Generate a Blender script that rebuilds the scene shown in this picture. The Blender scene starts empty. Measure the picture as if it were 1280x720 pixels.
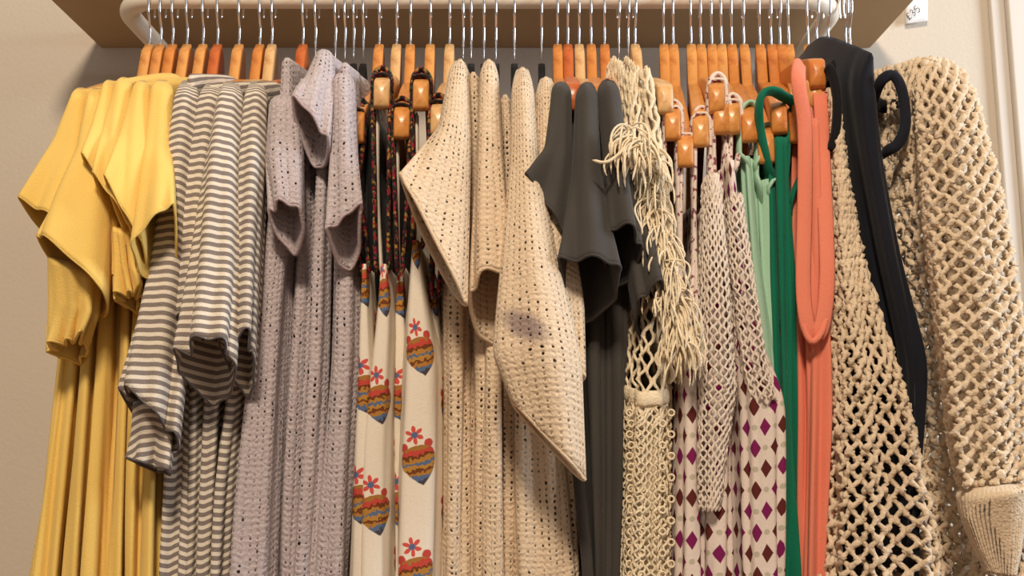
import bpy, math, random
import numpy as np
from mathutils import Vector
S = bpy.context.scene
COL = S.collection
R = math.radians
# ------------------------------------------------------------------ camera
ZC = 1.25                      # lens height above the floor
PITCH = R(8.65)
FPX = 1250.0
cam_d = bpy.data.cameras.new('camera')
cam_d.sensor_width = 36.0
cam_d.lens = 36.0 * FPX / 1280.0
cam_d.clip_start = 0.02
cam = bpy.data.objects.new('camera', cam_d)
COL.objects.link(cam)
cam.location = (0, 0, ZC)
cam.rotation_euler = (R(90) + PITCH, 0, 0)
S.camera = cam
# ------------------------------------------------------------------ light
def lin(r, g, b):
    f = lambda c: (c / 255 / 12.92) if c / 255 <= 0.04045 else ((c / 255 + 0.055) / 1.055) ** 2.4
    return (f(r), f(g), f(b), 1.0)
world = bpy.data.worlds.new('room_light')
S.world = world
world.use_nodes = True
world.node_tree.nodes['Background'].inputs[0].default_value = (1.0, 0.86, 0.74, 1)
world.node_tree.nodes['Background'].inputs[1].default_value = 0.27
def area(name, loc, target, size, power, color):
    d = bpy.data.lights.new(name, 'AREA')
    d.shape = 'DISK'; d.size = size; d.energy = power; d.color = color
    o = bpy.data.objects.new(name, d); COL.objects.link(o)
    o.location = loc
    o.rotation_euler = (Vector(target) - Vector(loc)).to_track_quat('-Z', 'Y').to_euler()
    return o
area('shop_ceiling_lamp', (-0.1, -0.9, ZC + 1.65), (0.0, 1.1, ZC + 0.15), 0.40, 55, (1.0, 0.83, 0.64))
area('shop_window_daylight', (2.1, 0.55, ZC + 0.65), (0.5, 1.2, ZC + 0.2), 0.9, 42, (0.76, 0.87, 1.0))
S.view_settings.view_transform = 'Standard'
S.view_settings.look = 'None'
S.view_settings.gamma = 1.0
S.view_settings.exposure = 0.0
S.view_settings.use_curve_mapping = False

# ------------------------------------------------------------------ helpers
rng = np.random.default_rng(7)
cp, sp = math.cos(PITCH), math.sin(PITCH)
def P(px, py, Y):
    """world point seen at photo pixel (px,py) standing Y metres in front of the lens"""
    a = (px - 640.0) / FPX; b = (360.0 - py) / FPX
    t = Y / (cp - b * sp)
    return np.array([a * t, Y, ZC + (sp + b * cp) * t])

def mesh_quads(name, verts, quads, uv=None, smooth=True, tris=None):
    me = bpy.data.meshes.new(name)
    verts = np.asarray(verts, dtype=np.float32).reshape(-1, 3)
    quads = np.asarray(quads, dtype=np.int32).reshape(-1, 4)
    me.vertices.add(len(verts)); me.vertices.foreach_set('co', verts.ravel())
    me.loops.add(quads.size); me.loops.foreach_set('vertex_index', quads.ravel())
    me.polygons.add(len(quads))
    me.polygons.foreach_set('loop_start', np.arange(0, quads.size, 4, dtype=np.int32))
    me.polygons.foreach_set('use_smooth', np.full(len(quads), smooth, dtype=bool))
    if uv is not None:
        l = me.uv_layers.new(name='UVMap')
        l.data.foreach_set('uv', np.asarray(uv, dtype=np.float32).reshape(-1))
    me.update(calc_edges=True); me.validate()
    return me

def link(name, me, mat=None, parent=None):
    o = bpy.data.objects.new(name, me); COL.objects.link(o)
    if mat is not None: me.materials.append(mat)
    if parent is not None: o.parent = parent
    return o

def tag(o, label=None, cat=None, group=None, kind=None):
    if label: o['label'] = label
    if cat: o['category'] = cat
    if group: o['group'] = group
    if kind: o['kind'] = kind
    return o

def empty(name, loc=(0, 0, 0), label=None, cat=None, group=None):
    o = bpy.data.objects.new(name, None); COL.objects.link(o)
    o.empty_display_size = 0.03
    o.location = loc
    return tag(o, label, cat, group)

def grid_quads(nv, nu, wrap=True):
    i = np.arange(nv - 1)[:, None]; m = nu if wrap else nu - 1
    j = np.arange(m)[None, :]; k = (j + 1) % nu
    q = np.stack([i * nu + j, i * nu + k, (i + 1) * nu + k, (i + 1) * nu + j], -1)
    return q.reshape(-1, 4)

def grid_mesh(name, pos, ua, va, mat, parent, thick=0.0, wrap=True, flip=False):
    """pos[nv,nu,3]; ua[nv,nu+1], va[nv,nu+1] metric uv"""
    nv, nu = pos.shape[:2]
    q = grid_quads(nv, nu, wrap)
    i = np.arange(nv - 1)[:, None]; m = nu if wrap else nu - 1
    j = np.arange(m)[None, :]
    idx = [(i, j), (i, j + 1), (i + 1, j + 1), (i + 1, j)]
    uv = np.stack([np.stack([ua[a, b] + 0 * (a + b), va[a, b] + 0 * (a + b)], -1) for a, b in idx], 2)
    uv = uv.reshape(-1, 4, 2)
    if flip:
        q = q[:, ::-1]; uv = uv[:, ::-1]
    me = mesh_quads(name, pos, q, uv)
    o = link(name, me, mat, parent)
    if thick:
        m_ = o.modifiers.new('cloth_thickness', 'SOLIDIFY'); m_.thickness = thick; m_.offset = 0
    return o

def smooth_rows(a, k):
    if k < 1: return a
    pad = np.concatenate([2 * a[:1] - a[k:0:-1], a, 2 * a[-1:] - a[-2:-k - 2:-1]], 0)
    ker = np.hanning(2 * k + 3)[1:-1]; ker /= ker.sum()
    return np.stack([np.convolve(pad[:, c], ker, 'valid') for c in range(a.shape[1])], 1)

def rows(secs, key, nv):
    secs = np.array(secs, float)
    t = key(secs); t = np.concatenate([[0], np.cumsum(np.maximum(t, 1e-3))]); t /= t[-1]
    tt = np.linspace(0, 1, nv)
    out = np.stack([np.interp(tt, t, secs[:, c]) for c in range(secs.shape[1])], 1)
    return smooth_rows(out, max(1, nv // 16)), tt

def spow(a, e): return np.sign(a) * np.abs(a) ** e

def slab(secs, nu=80, nv=76, seed=0, fold=(0.001, 0.006), lam=(0.02, 0.034, 0.06), Yf=1.42, sl0=0.58, ex=0.5, wob=0.004, Yn=0.975):
    """a garment body hung edge-on: closed loops elongated away from the lens, shoulder ridge along the hanger.
    secs: (py, xl, xr[, Ynear]) photo outline of the near edge"""
    secs = [tuple(s) + ((Yn,) if len(s) == 3 else ()) for s in secs]
    rr, tt = rows(secs, lambda s: np.abs(np.diff(s[:, 0])), nv)
    rs = np.random.default_rng(seed)
    s = np.linspace(-math.pi, math.pi, nu, endpoint=False)
    th = s - 0.5 * np.sin(s)
    ph = rs.uniform(0, 6.28, 9)
    pos = np.zeros((nv, nu, 3))
    for i in range(nv):
        py, xl, xr, yn = rr[i]; t = tt[i]
        a = P(xl, py, yn); b = P(xr, py, yn)
        w = (b[0] - a[0]) / 2; xc = (a[0] + b[0]) / 2
        yc = (yn + Yf) / 2; h = (Yf - yn) / 2
        y = yc - h * spow(np.cos(th), 0.85)
        x = xc + w * spow(np.sin(th), ex)
        arc = (np.abs(np.sin(th)) ** 0.5 * w + (y - yn)) * np.sign(th)
        amp = fold[0] + (fold[1] - fold[0]) * min(1, t * 1.6)
        f = 0
        for k, L in enumerate(lam):
            f = f + np.sin(2 * math.pi * arc / L + ph[k] + 2.2 * math.sin(3.1 * t + ph[k + 3])) / len(lam) * 1.5
        x = x + amp * f * (0.35 + 0.65 * np.abs(np.sin(th))) * np.where(np.sin(th) < 0, -1, 1)
        y = y - amp * f * np.abs(np.cos(th)) * (np.cos(th) > 0)
        x = x + wob * min(1, t * 2) * np.sin((y - yn) * 22 + ph[7] + 2 * t) * np.clip((y - yn) / 0.1, 0, 1)
        sl = sl0 * (1 - t) ** 1.3
        z = a[2] + sl * (h - 0.5 * (np.abs(y - yc) + 0.075 + np.sqrt((np.abs(y - yc) - 0.075) ** 2 + 0.0009)))
        pos[i] = np.stack([x, y, z], 1)
    return pos

def close_top(pos):
    """pull an extra first row together so the ridge is closed"""
    top = pos[0].copy(); xc = top[:, 0].mean()
    top[:, 0] = xc + (top[:, 0] - xc) * 0.1; top[:, 2] += 0.005
    return np.concatenate([top[None], pos], 0)

def metric(pos):
    nv, nu = pos.shape[:2]
    pw = np.concatenate([pos, pos[:, :1]], 1)
    mid = pw[nv // 2]
    du = np.concatenate([[0], np.cumsum(np.linalg.norm(np.diff(mid, axis=0), axis=1))])
    ua = np.tile(du - du[nu // 2], (nv, 1))
    dv = np.linalg.norm(np.diff(pw, axis=0), axis=2)
    va = np.concatenate([np.zeros((1, nu + 1)), np.cumsum(dv, 0)], 0)
    return ua, va

def tube_loft(secs, nu=56, nv=40, seed=0, wav=0.004, waves=(2, 3, 5)):
    """open sleeve: secs (xl,yl,xr,yr,Y,d[,tz]); d = half depth toward the lens, tz = lift of its near lip"""
    secs = [tuple(s) + ((0.0,) if len(s) == 6 else ()) for s in secs]
    a = secs[0]; mx, my = (a[0] + a[2]) / 2, (a[1] + a[3]) / 2     # rounded start buried in the shoulder
    secs = [(mx + (a[0] - mx) * .55, my - 7, mx + (a[2] - mx) * .55, my - 7, a[4] + .035, a[5] * .4, 0),
            (mx + (a[0] - mx) * .85, my - 5, mx + (a[2] - mx) * .85, my - 5, a[4] + .014, a[5] * .8, 0)] + secs
    key = lambda s: np.hypot(np.diff((s[:, 0] + s[:, 2]) / 2), np.diff((s[:, 1] + s[:, 3]) / 2))
    rr, tt = rows(secs, key, nv)
    rs = np.random.default_rng(seed); ph = rs.uniform(0, 6.28, 8)
    f = np.linspace(0, 2 * math.pi, nu, endpoint=False)
    pos = np.zeros((nv, nu, 3))
    for i in range(nv):
        xl, yl, xr, yr, Y, d, tz = rr[i]; t = tt[i]
        L = P(xl, yl, Y); Rr = P(xr, yr, Y)
        mid = (L + Rr) / 2; h = (Rr - L) / 2
        dv = np.array([0, -d, tz])
        w = sum(np.sin(k * f + ph[n] + 1.2 * math.sin(2 * t + ph[n + 3])) for n, k in enumerate(waves)) / len(waves)
        hl = np.linalg.norm(h) + 1e-6
        amp = wav * (0.15 + 0.85 * t ** 1.5)
        cx = np.cos(f) * (1 + amp * w / max(hl, 0.01)); sx = np.where(np.sin(f) > 0, 1.0 - 0.78 * t ** 0.7, 1.0) * spow(np.sin(f), 0.9) + amp * w / max(d, 0.01) * 1.3
        pos[i] = mid + cx[:, None] * h + sx[:, None] * dv
    return pos

def tube(paths_pos, radius, sides=6, ref=(0, 1, 0), ry=None, cap=True):
    """paths_pos [n,m,3] -> verts, quads of swept tubes; radius scalar or [n,m]; ry = half-width along ref"""
    p = np.asarray(paths_pos, float)
    if p.ndim == 2: p = p[None]
    n, m = p.shape[:2]
    T = np.gradient(p, axis=1); T /= np.linalg.norm(T, axis=2, keepdims=True) + 1e-9
    ref = np.broadcast_to(np.asarray(ref, float), p.shape)
    N = np.cross(T, ref); N /= np.linalg.norm(N, axis=2, keepdims=True) + 1e-9
    B = np.cross(N, T)
    r = np.broadcast_to(np.asarray(radius, float), (n, m)).copy()
    r2 = r.copy() if ry is None else np.broadcast_to(np.asarray(ry, float), (n, m)).copy()
    if cap:
        r[:, 0] *= 0.15; r[:, -1] *= 0.15; r2[:, 0] *= 0.15; r2[:, -1] *= 0.15
    a = np.linspace(0, 2 * math.pi, sides, endpoint=False)
    v = p[:, :, None] + N[:, :, None] * (np.cos(a)[None, None, :, None] * r[:, :, None, None]) \
        + B[:, :, None] * (np.sin(a)[None, None, :, None] * r2[:, :, None, None])
    q = grid_quads(m, sides)
    Q = (q[None] + (np.arange(n) * m * sides)[:, None, None]).reshape(-1, 4)
    return v.reshape(-1, 3), Q

def tube_obj(name, pts, radius, mat, parent=None, sides=8, ref=(0, 1, 0), ry=None, n=None):
    pts = np.asarray(pts, float)
    if n: pts = spline(pts, n)
    v, q = tube(pts, radius, sides, ref, ry)
    L = np.concatenate([[0], np.cumsum(np.linalg.norm(np.diff(pts, axis=0), axis=1))])
    m = len(pts)
    i = np.arange(m - 1)[:, None]; j = np.arange(sides)[None, :]
    uu = lambda j: j / sides * 0.03 + 0 * i
    uv = np.stack([np.stack([uu(j), L[i] + 0 * j], -1), np.stack([uu(j + 1), L[i] + 0 * j], -1),
                   np.stack([uu(j + 1), L[i + 1] + 0 * j], -1), np.stack([uu(j), L[i + 1] + 0 * j], -1)], 2)
    return link(name, mesh_quads(name, v, q, uv), mat, parent)

def spline(pts, n):
    pts = np.asarray(pts, float)
    d = np.concatenate([[0], np.cumsum(np.linalg.norm(np.diff(pts, axis=0), axis=1))]); d /= d[-1]
    k = len(pts); ext = np.concatenate([[2 * pts[0] - pts[1]], pts, [2 * pts[-1] - pts[-2]]])
    out = []
    for t in np.linspace(0, 1, n):
        i = min(max(np.searchsorted(d, t, 'right') - 1, 0), k - 2)
        u = (t - d[i]) / (d[i + 1] - d[i] + 1e-9)
        p0, p1, p2, p3 = ext[i:i + 4]
        out.append(0.5 * (2 * p1 + (p2 - p0) * u + (2 * p0 - 5 * p1 + 4 * p2 - p3) * u * u + (3 * p1 - p0 - 3 * p2 + p3) * u ** 3))
    return np.array(out)

def box_mesh(name, x0, x1, y0, y1, z0, z1, mat, parent=None, bevel=0.0):
    v = [(x0, y0, z0), (x1, y0, z0), (x1, y1, z0), (x0, y1, z0), (x0, y0, z1), (x1, y0, z1), (x1, y1, z1), (x0, y1, z1)]
    q = [(0, 3, 2, 1), (4, 5, 6, 7), (0, 1, 5, 4), (1, 2, 6, 5), (2, 3, 7, 6), (3, 0, 4, 7)]
    o = link(name, mesh_quads(name, v, q, smooth=False), mat, parent)
    if bevel:
        b = o.modifiers.new('bevel', 'BEVEL'); b.width = bevel; b.segments = 3
    return o

# ------------------------------------------------------------------ materials (small node language)
class E:
    def __init__(s, nt, sock): s.nt = nt; s.k = sock
    def _m(s, op, *a):
        n = s.nt.nodes.new('ShaderNodeMath'); n.operation = op
        for i, q in enumerate((s,) + a):
            if isinstance(q, E): s.nt.links.new(q.k, n.inputs[i])
            else: n.inputs[i].default_value = q
        return E(s.nt, n.outputs[0])
    def __add__(s, o): return s._m('ADD', o)
    def __sub__(s, o): return s._m('SUBTRACT', o)
    def __mul__(s, o): return s._m('MULTIPLY', o)
    def __truediv__(s, o): return s._m('DIVIDE', o)
    def fract(s): return s._m('FRACT')
    def floor(s): return s._m('FLOOR')
    def abs(s): return s._m('ABSOLUTE')
    def sin(s): return s._m('SINE')
    def sqrt(s): return s._m('SQRT')
    def lt(s, o): return s._m('LESS_THAN', o)
    def gt(s, o): return s._m('GREATER_THAN', o)
    def mod(s, o): return s._m('FLOORED_MODULO', o)
    def max(s, o): return s._m('MAXIMUM', o)
    def min(s, o): return s._m('MINIMUM', o)
    def ramp(s, lo, hi):
        n = s.nt.nodes.new('ShaderNodeMapRange'); n.interpolation_type = 'SMOOTHSTEP'
        s.nt.links.new(s.k, n.inputs[0]); n.inputs[1].default_value = lo; n.inputs[2].default_value = hi
        return E(s.nt, n.outputs[0])

class M:
    def __init__(s, name, rough=0.9):
        s.m = bpy.data.materials.new(name); s.m.use_nodes = True
        s.nt = s.m.node_tree; s.b = s.nt.nodes['Principled BSDF']
        s.b.inputs['Roughness'].default_value = rough
        s.b.inputs['Specular IOR Level'].default_value = 0.25
    def node(s, t): return s.nt.nodes.new(t)
    def uv(s):
        n = s.node('ShaderNodeUVMap'); n.uv_map = 'UVMap'
        x = s.node('ShaderNodeSeparateXYZ'); s.nt.links.new(n.outputs[0], x.inputs[0])
        return E(s.nt, x.outputs[0]), E(s.nt, x.outputs[1])
    def coord(s, kind='Object'):
        return s.node('ShaderNodeTexCoord').outputs[kind]
    def noise(s, scale, vec=None, detail=3, rough=0.5):
        n = s.node('ShaderNodeTexNoise'); n.inputs['Scale'].default_value = scale
        n.inputs['Detail'].default_value = detail; n.inputs['Roughness'].default_value = rough
        s.nt.links.new(vec if vec is not None else s.coord(), n.inputs['Vector'])
        return E(s.nt, n.outputs[0])
    def mix(s, f, a, b):
        n = s.node('ShaderNodeMix'); n.data_type = 'RGBA'
        if isinstance(f, E): s.nt.links.new(f.k, n.inputs[0])
        else: n.inputs[0].default_value = f
        for i, q in ((6, a), (7, b)):
            if isinstance(q, tuple): n.inputs[i].default_value = q
            else: s.nt.links.new(q, n.inputs[i])
        return n.outputs[2]
    def color(s, c):
        if isinstance(c, tuple): s.b.inputs['Base Color'].default_value = c
        else: s.nt.links.new(c, s.b.inputs['Base Color'])
        return s
    def bump(s, h, dist=0.001, strength=1.0):
        n = s.node('ShaderNodeBump'); n.inputs['Distance'].default_value = dist; n.inputs['Strength'].default_value = strength
        s.nt.links.new(h.k, n.inputs['Height']); s.nt.links.new(n.outputs[0], s.b.inputs['Normal'])
        return s
    def holes(s, mask):
        s.nt.links.new((E(s.nt, mask.k) * -1.0 + 1.0).k, s.b.inputs['Alpha'])
        return s
    def sheen(s, v):
        s.b.inputs['Sheen Weight'].default_value = v; s.b.inputs['Sheen Roughness'].default_value = 0.4
        return s

def cloth(name, c1, c2=None, bump=0.0006, scale=900, rough=0.9, sheen=0.1):
    m = M(name, rough).sheen(sheen)
    n = m.noise(14, detail=3)
    m.color(m.mix(n, c1, c2 or c1)); m.bump(m.noise(scale, detail=2), bump)
    return m.m

def plain(name, c, rough=0.6, metal=0.0, spec=0.5):
    m = M(name, rough); m.color(c); m.b.inputs['Metallic'].default_value = metal; m.b.inputs['Specular IOR Level'].default_value = spec
    return m.m

def knit(name, c1, c2, cu, cv, hole, stag=True):
    """open stockinette: columns of small real gaps, fuzzy yarn relief"""
    m = M(name, 0.95).sheen(0.2)
    u, v = m.uv()
    warp = m.noise(60, detail=2) * 0.6
    uu = u / cu + warp * 0.9; vv = v / cv + warp * 1.6
    if stag: uu = uu + vv.floor().mod(2.0) * 0.5
    x = uu.fract() - 0.5; y = vv.fract() - 0.5
    r = (x * x * 2.4 + y * y).sqrt()
    big = m.noise(16, detail=3); small = m.noise(150, detail=2)
    thr = (big - 0.5) * 0.55 + (small - 0.5) * 0.9 + hole
    m.holes((r - thr).ramp(0.05, -0.05))
    fuzz = m.noise(420, detail=5, rough=0.65)
    m.color(m.mix(fuzz.ramp(0.3, 0.7), c1, c2))
    m.bump(r.ramp(0.0, 0.5) * 0.45 + fuzz * 0.9 + small * 0.6 + (v / cv * 6.28).sin() * 0.10, 0.0020)
    return m.m

def mk_stripe():
    m = M('striped_jersey', 0.92).sheen(0.1)
    u, v = m.uv()
    w = m.noise(25, detail=2)
    s = ((v / 0.0080 + w * 0.14).fract() - 0.5).abs()
    k = s.ramp(0.19, 0.27)
    n = m.noise(700, detail=2)
    c = m.mix(k, m.mix(n, lin(232, 222, 205), lin(214, 202, 184)), m.mix(n, lin(142, 130, 122), lin(116, 106, 102)))
    m.color(c); m.bump(n, 0.0006)
    return m.m

def mk_diamond():
    m = M('diamond_print_cotton', 0.9)
    u, v = m.uv()
    cu, cv = 0.0215, 0.0195
    row = (v / cv).floor()
    uu = u / cu + row.mod(2.0) * 0.5
    x = ((uu.fract() - 0.5) * cu).abs(); y = (((v / cv).fract() - 0.5) * cv).abs()
    d = x / 0.0058 + y / 0.0088
    par = (row * 0.5 + uu.floor() * 0.5).floor().mod(2.0)
    ux = ((uu + 0.5).fract() - 0.5) * cu
    dot = (ux * ux + y * y).sqrt()
    n = m.noise(600, detail=2)
    base = m.mix(n, lin(232, 218, 208), lin(216, 200, 190))
    c = m.mix((dot - 0.0027).ramp(0.0005, -0.0005), base, lin(186, 178, 158))
    c = m.mix((d - 1.0).ramp(0.06, -0.06), c, m.mix(par, lin(122, 26, 84), lin(92, 36, 34)))
    m.color(c); m.bump(n, 0.0004)
    return m.m

def mk_paisley():
    m = M('motif_print_viscose', 0.85)
    u, v = m.uv()
    cu, cv = 0.052, 0.104
    coli = (u / cu + 0.5).floor()
    vv = v / cv + coli * 0.5 + E(m.nt, m.node('ShaderNodeObjectInfo').outputs['Random']) * 3.0
    x0 = ((u / cu + 0.5).fract() - 0.5) * cu
    y0 = (vv.fract() - 0.5) * cv * -1.0
    wig = m.noise(220, detail=2) - 0.5
    x = x0 * 0.97 + y0 * 0.2 + wig * 0.0016; y = y0 * 0.97 - x0 * 0.2 + wig * 0.0016
    t = (y + 0.030) / 0.038
    tc = t.max(0.0).min(1.0)
    w = tc * (tc * -1.0 + 1.0).sqrt() * 0.046
    body = (x.abs() - w).ramp(0.0008, -0.0008) * t.gt(0.0) * t.lt(1.0)
    cr = m.node('ShaderNodeValToRGB'); cr.color_ramp.interpolation = 'CONSTANT'
    els = [(0.0, (70, 62, 70)), (0.16, (84, 104, 138)), (0.27, (168, 118, 52)), (0.36, (110, 58, 28)), (0.43, (176, 128, 58)),
           (0.53, (84, 104, 138)), (0.60, (172, 122, 54)), (0.70, (108, 56, 26)), (0.77, (188, 70, 58)), (0.90, (160, 112, 52))]
    for i, (p, c) in enumerate(els):
        e = cr.color_ramp.elements[i] if i < 2 else cr.color_ramp.elements.new(p)
        e.position = p; e.color = lin(*c)
    zig = wig * 0.25 + ((x / 0.005).fract() - 0.5).abs() * 0.06
    m.nt.links.new((t + zig).k, cr.inputs[0])
    fx, fy = x, y - 0.018
    fr = (fx * fx + fy * fy).sqrt()
    at = fx._m('ARCTAN2', fy)
    pet = (at * 3.0)._m('COSINE').abs() * 0.0070 + 0.0022
    fl = (fr - pet).ramp(0.0006, -0.0006)
    lx = x.abs() - 0.012; ly = y - 0.008
    leaf = (((lx * lx) + (ly * ly)).sqrt() - 0.0042).ramp(0.0006, -0.0006)
    n = m.noise(600, detail=2)
    base = m.mix(n, lin(234, 224, 208), lin(220, 208, 190))
    c = m.mix(leaf, base, lin(186, 70, 60))
    c = m.mix(fl, c, lin(204, 82, 74))
    c = m.mix((fr - 0.003).ramp(0.0005, -0.0005), c, lin(84, 104, 138))
    c = m.mix(body, c, cr.outputs[0])
    m.color(c); m.bump(n, 0.0003)
    return m.m

def mk_trim(name, cols, scale):
    m = M(name, 0.85)
    vor = m.node('ShaderNodeTexVoronoi'); vor.inputs['Scale'].default_value = scale
    m.nt.links.new(m.coord(), vor.inputs['Vector'])
    x = m.node('ShaderNodeSeparateColor'); m.nt.links.new(vor.outputs['Color'], x.inputs[0])
    cr = m.node('ShaderNodeValToRGB'); cr.color_ramp.interpolation = 'CONSTANT'
    for i, c in enumerate(cols):
        e = cr.color_ramp.elements[i] if i < 2 else cr.color_ramp.elements.new(i / len(cols))
        e.position = i / len(cols); e.color = lin(*c)
    m.nt.links.new(x.outputs[0], cr.inputs[0]); m.color(cr.outputs[0])
    return m.m

def mk_wood():
    m = M('varnished_beech', 0.32)
    m.b.inputs['Specular IOR Level'].default_value = 0.5
    oi = m.node('ShaderNodeObjectInfo')
    mp = m.node('ShaderNodeMapping'); mp.inputs['Scale'].default_value = (60, 6, 60)
    m.nt.links.new(m.coord(), mp.inputs[0])
    g = m.noise(1.6, mp.outputs[0], 5, 0.6)
    dk = m.node('ShaderNodeMix'); dk.data_type = 'RGBA'; dk.blend_type = 'MULTIPLY'
    m.nt.links.new((g.ramp(0.45, 0.75) * 0.5).k, dk.inputs[0])
    m.nt.links.new(oi.outputs['Color'], dk.inputs[6]); dk.inputs[7].default_value = lin(190, 130, 90)
    m.color(dk.outputs[2]); m.bump(g, 0.0002)
    return m.m

YELLOW = cloth('yellow_cotton', lin(238, 204, 118), lin(232, 194, 100))
STRIPE = mk_stripe()
HEMGREY = cloth('grey_binding', lin(104, 98, 98))
LILAC = knit('lilac_knit', lin(208, 196, 197), lin(184, 170, 173), 0.0064, 0.0060, 0.10, False)
LILACY = cloth('lilac_yarn', lin(200, 184, 188), lin(184, 166, 172), 0.001, 500)
CREAM = knit('cream_knit', lin(236, 214, 186), lin(222, 196, 164), 0.0062, 0.0058, 0.12, False)
CREAMY = cloth('cream_yarn', lin(232, 210, 182), lin(216, 190, 158), 0.001, 500)
GREY = cloth('charcoal_jersey', lin(74, 70, 66), lin(62, 58, 55))
PAISLEY = mk_paisley()
WHITE = cloth('white_viscose', lin(230, 218, 202), lin(222, 208, 190))
TRIM = mk_trim('floral_trim', [(140, 30, 44), (36, 30, 32), (56, 72, 56), (24, 20, 22), (150, 112, 52), (128, 34, 50), (30, 26, 28), (40, 32, 30)], 330)
TRIM2 = mk_trim('white_trim', [(228, 214, 204), (222, 206, 196), (230, 216, 206), (140, 84, 96), (224, 210, 200), (228, 214, 204)], 300)
DIAMOND = mk_diamond()
MINT = cloth('mint_jersey', lin(172, 208, 182), lin(160, 198, 172))
GREEN = cloth('emerald_jersey', lin(12, 118, 88), lin(8, 100, 76))
CORAL = cloth('coral_jersey', lin(230, 136, 110), lin(222, 124, 98))
BLACK = cloth('black_cloth', lin(24, 22, 24), lin(18, 17, 19))
NAVY = cloth('navy_velvet', lin(26, 28, 40), lin(18, 19, 27), sheen=0.12)
OAT = cloth('oatmeal_yarn', lin(228, 208, 180), lin(206, 182, 152), 0.0015, 420, sheen=0.2)
ECRU = cloth('ecru_yarn', lin(238, 222, 192), lin(226, 206, 172), 0.001, 500, sheen=0.2)
WOOD = mk_wood()
VELVET = cloth('black_velvet', lin(20, 18, 20), lin(14, 13, 15), sheen=0.05)
CHROME = plain('chrome', (0.86, 0.86, 0.88, 1), 0.14, 1.0)
RAILM = plain('cream_enamel', lin(236, 226, 208), 0.4)
PAPER = plain('white_paper', lin(232, 230, 230), 0.8)
INK = plain('black_ink', lin(28, 26, 28), 0.7)
def mk_wall():
    m = M('painted_plaster', 0.9)
    n = m.noise(3, detail=4)
    m.color(m.mix(n, lin(210, 199, 183), lin(202, 190, 174))); m.bump(m.noise(180, detail=3), 0.0006)
    return m.m
WALL = mk_wall()
TRIMW = plain('white_gloss_paint', lin(214, 206, 196), 0.4)
SHELFM = cloth('shelf_laminate', lin(186, 160, 124), lin(178, 150, 114), 0.0002, 200, 0.6, 0)
FLOORM = cloth('floor_boards', lin(150, 112, 78), lin(132, 96, 64), 0.0004, 40, 0.5, 0)

# ------------------------------------------------------------------ setting
YW = 1.48      # wall plane
YR = 1.20      # rail
tag(box_mesh('wall_back', -2.6, 2.2, YW, YW + 0.08, 0, 2.7, WALL), kind='structure')
tag(box_mesh('floor', -2.6, 2.2, -3.0, YW, -0.06, 0, FLOORM), kind='structure')
# door casing at the right: stacked mouldings
x0 = P(1252, 250, YW)[0]
for k, (a, b, d) in enumerate([(0.0, 0.022, 0.012), (0.022, 0.085, 0.022), (0.085, 0.14, 0.034)]):
    tag(box_mesh('trim_%d' % (k + 1), x0 + a, x0 + b, YW - d, YW, 0, 2.7, TRIMW, bevel=0.003), kind='structure')
# shelf
SL = P(126, 62, YW); SR = P(1088, 58, YW)
zs = (SL[2] + SR[2]) / 2
sh = empty('wall_shelf', ((SL[0] + SR[0]) / 2, YW, zs), 'beige wall shelf board above the cream clothes rail', 'shelf')
def under(o, p):
    o.parent = p; o.location = -p.location
    return o
under(box_mesh('shelf_board', SL[0], SR[0], YW - 0.23, YW, zs, zs + 0.028, SHELFM, bevel=0.002), sh)

# rail: a bent tube, both arms running back to the wall
zr = P(640, 10, YR)[2] + 0.0125
ZR = zr
XL = P(131, 10, YR)[0] + 0.0125; XR_ = P(1066, 10, YR)[0] - 0.0125
rail = empty('clothes_rail', (0, YR, zr), 'cream bent-tube clothes rail under the shelf holding every hanger', 'rail')
def arcp(cx, cy, r, a0, a1, n): return [(cx + r * math.cos(a), cy + r * math.sin(a), zr) for a in np.linspace(a0, a1, n)]
rc = 0.06
pts = [(XL, YW - 0.004, zr), (XL, YW - 0.06, zr), (XL, YR + rc + 0.03, zr)] + arcp(XL + rc, YR + rc, rc, math.pi, 1.5 * math.pi, 14) \
    + [(x, YR, zr) for x in np.linspace(XL + rc + 0.04, XR_ - rc - 0.04, 12)] + arcp(XR_ - rc, YR + rc, rc, 1.5 * math.pi, 2 * math.pi, 14) \
    + [(XR_, YR + rc + 0.03, zr), (XR_, YW - 0.06, zr), (XR_, YW - 0.004, zr)]
under(tube_obj('rail_tube', pts, 0.0125, RAILM, sides=20, ref=(0, 0, 1)), rail)
for x in (XL, XR_):
    under(tube_obj('wall_flange', [(x, YW - 0.009, zr), (x, YW - 0.0085, zr), (x, YW - 0.001, zr), (x, YW, zr)], 0.027, RAILM, sides=24, ref=(0, 0, 1)), rail)

# price card
tc = P(1147, 4, YW - 0.006)
card = empty('price_card', tuple(tc), 'white paper price card handwritten £35 taped to the wall right of the shelf', 'price tag')
def card_pt(px, py, dy=0.0):
    p = P(px, py, YW - 0.006 - dy) - tc
    return p
cg = np.array([[card_pt(1132 + (1160 - 1132) * i / 6 + (-0.5 * j / 5), -22 + 52 * j / 5 - 4 * i / 6, 0.004 * (j / 5) ** 2) for i in range(7)] for j in range(6)])
o = link('paper', mesh_quads('paper', cg, grid_quads(6, 7, False)), PAPER, card)
sm = o.modifiers.new('thick', 'SOLIDIFY'); sm.thickness = 0.0004
def stroke(pl):
    # pl in a 0..1 lettering box; writing climbs toward the upper right
    out = []
    for x, y in pl:
        ox, oy = 1136.0, 25.5
        ux, uy = 15.5 / 3, -13.5 / 3     # along the writing per letter
        vx, vy = -5.4, -6.0              # up the letters
        out.append(card_pt(ox + ux * x + vx * y, oy + uy * x + vy * y, 0.0062))
    return np.array(out)
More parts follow.
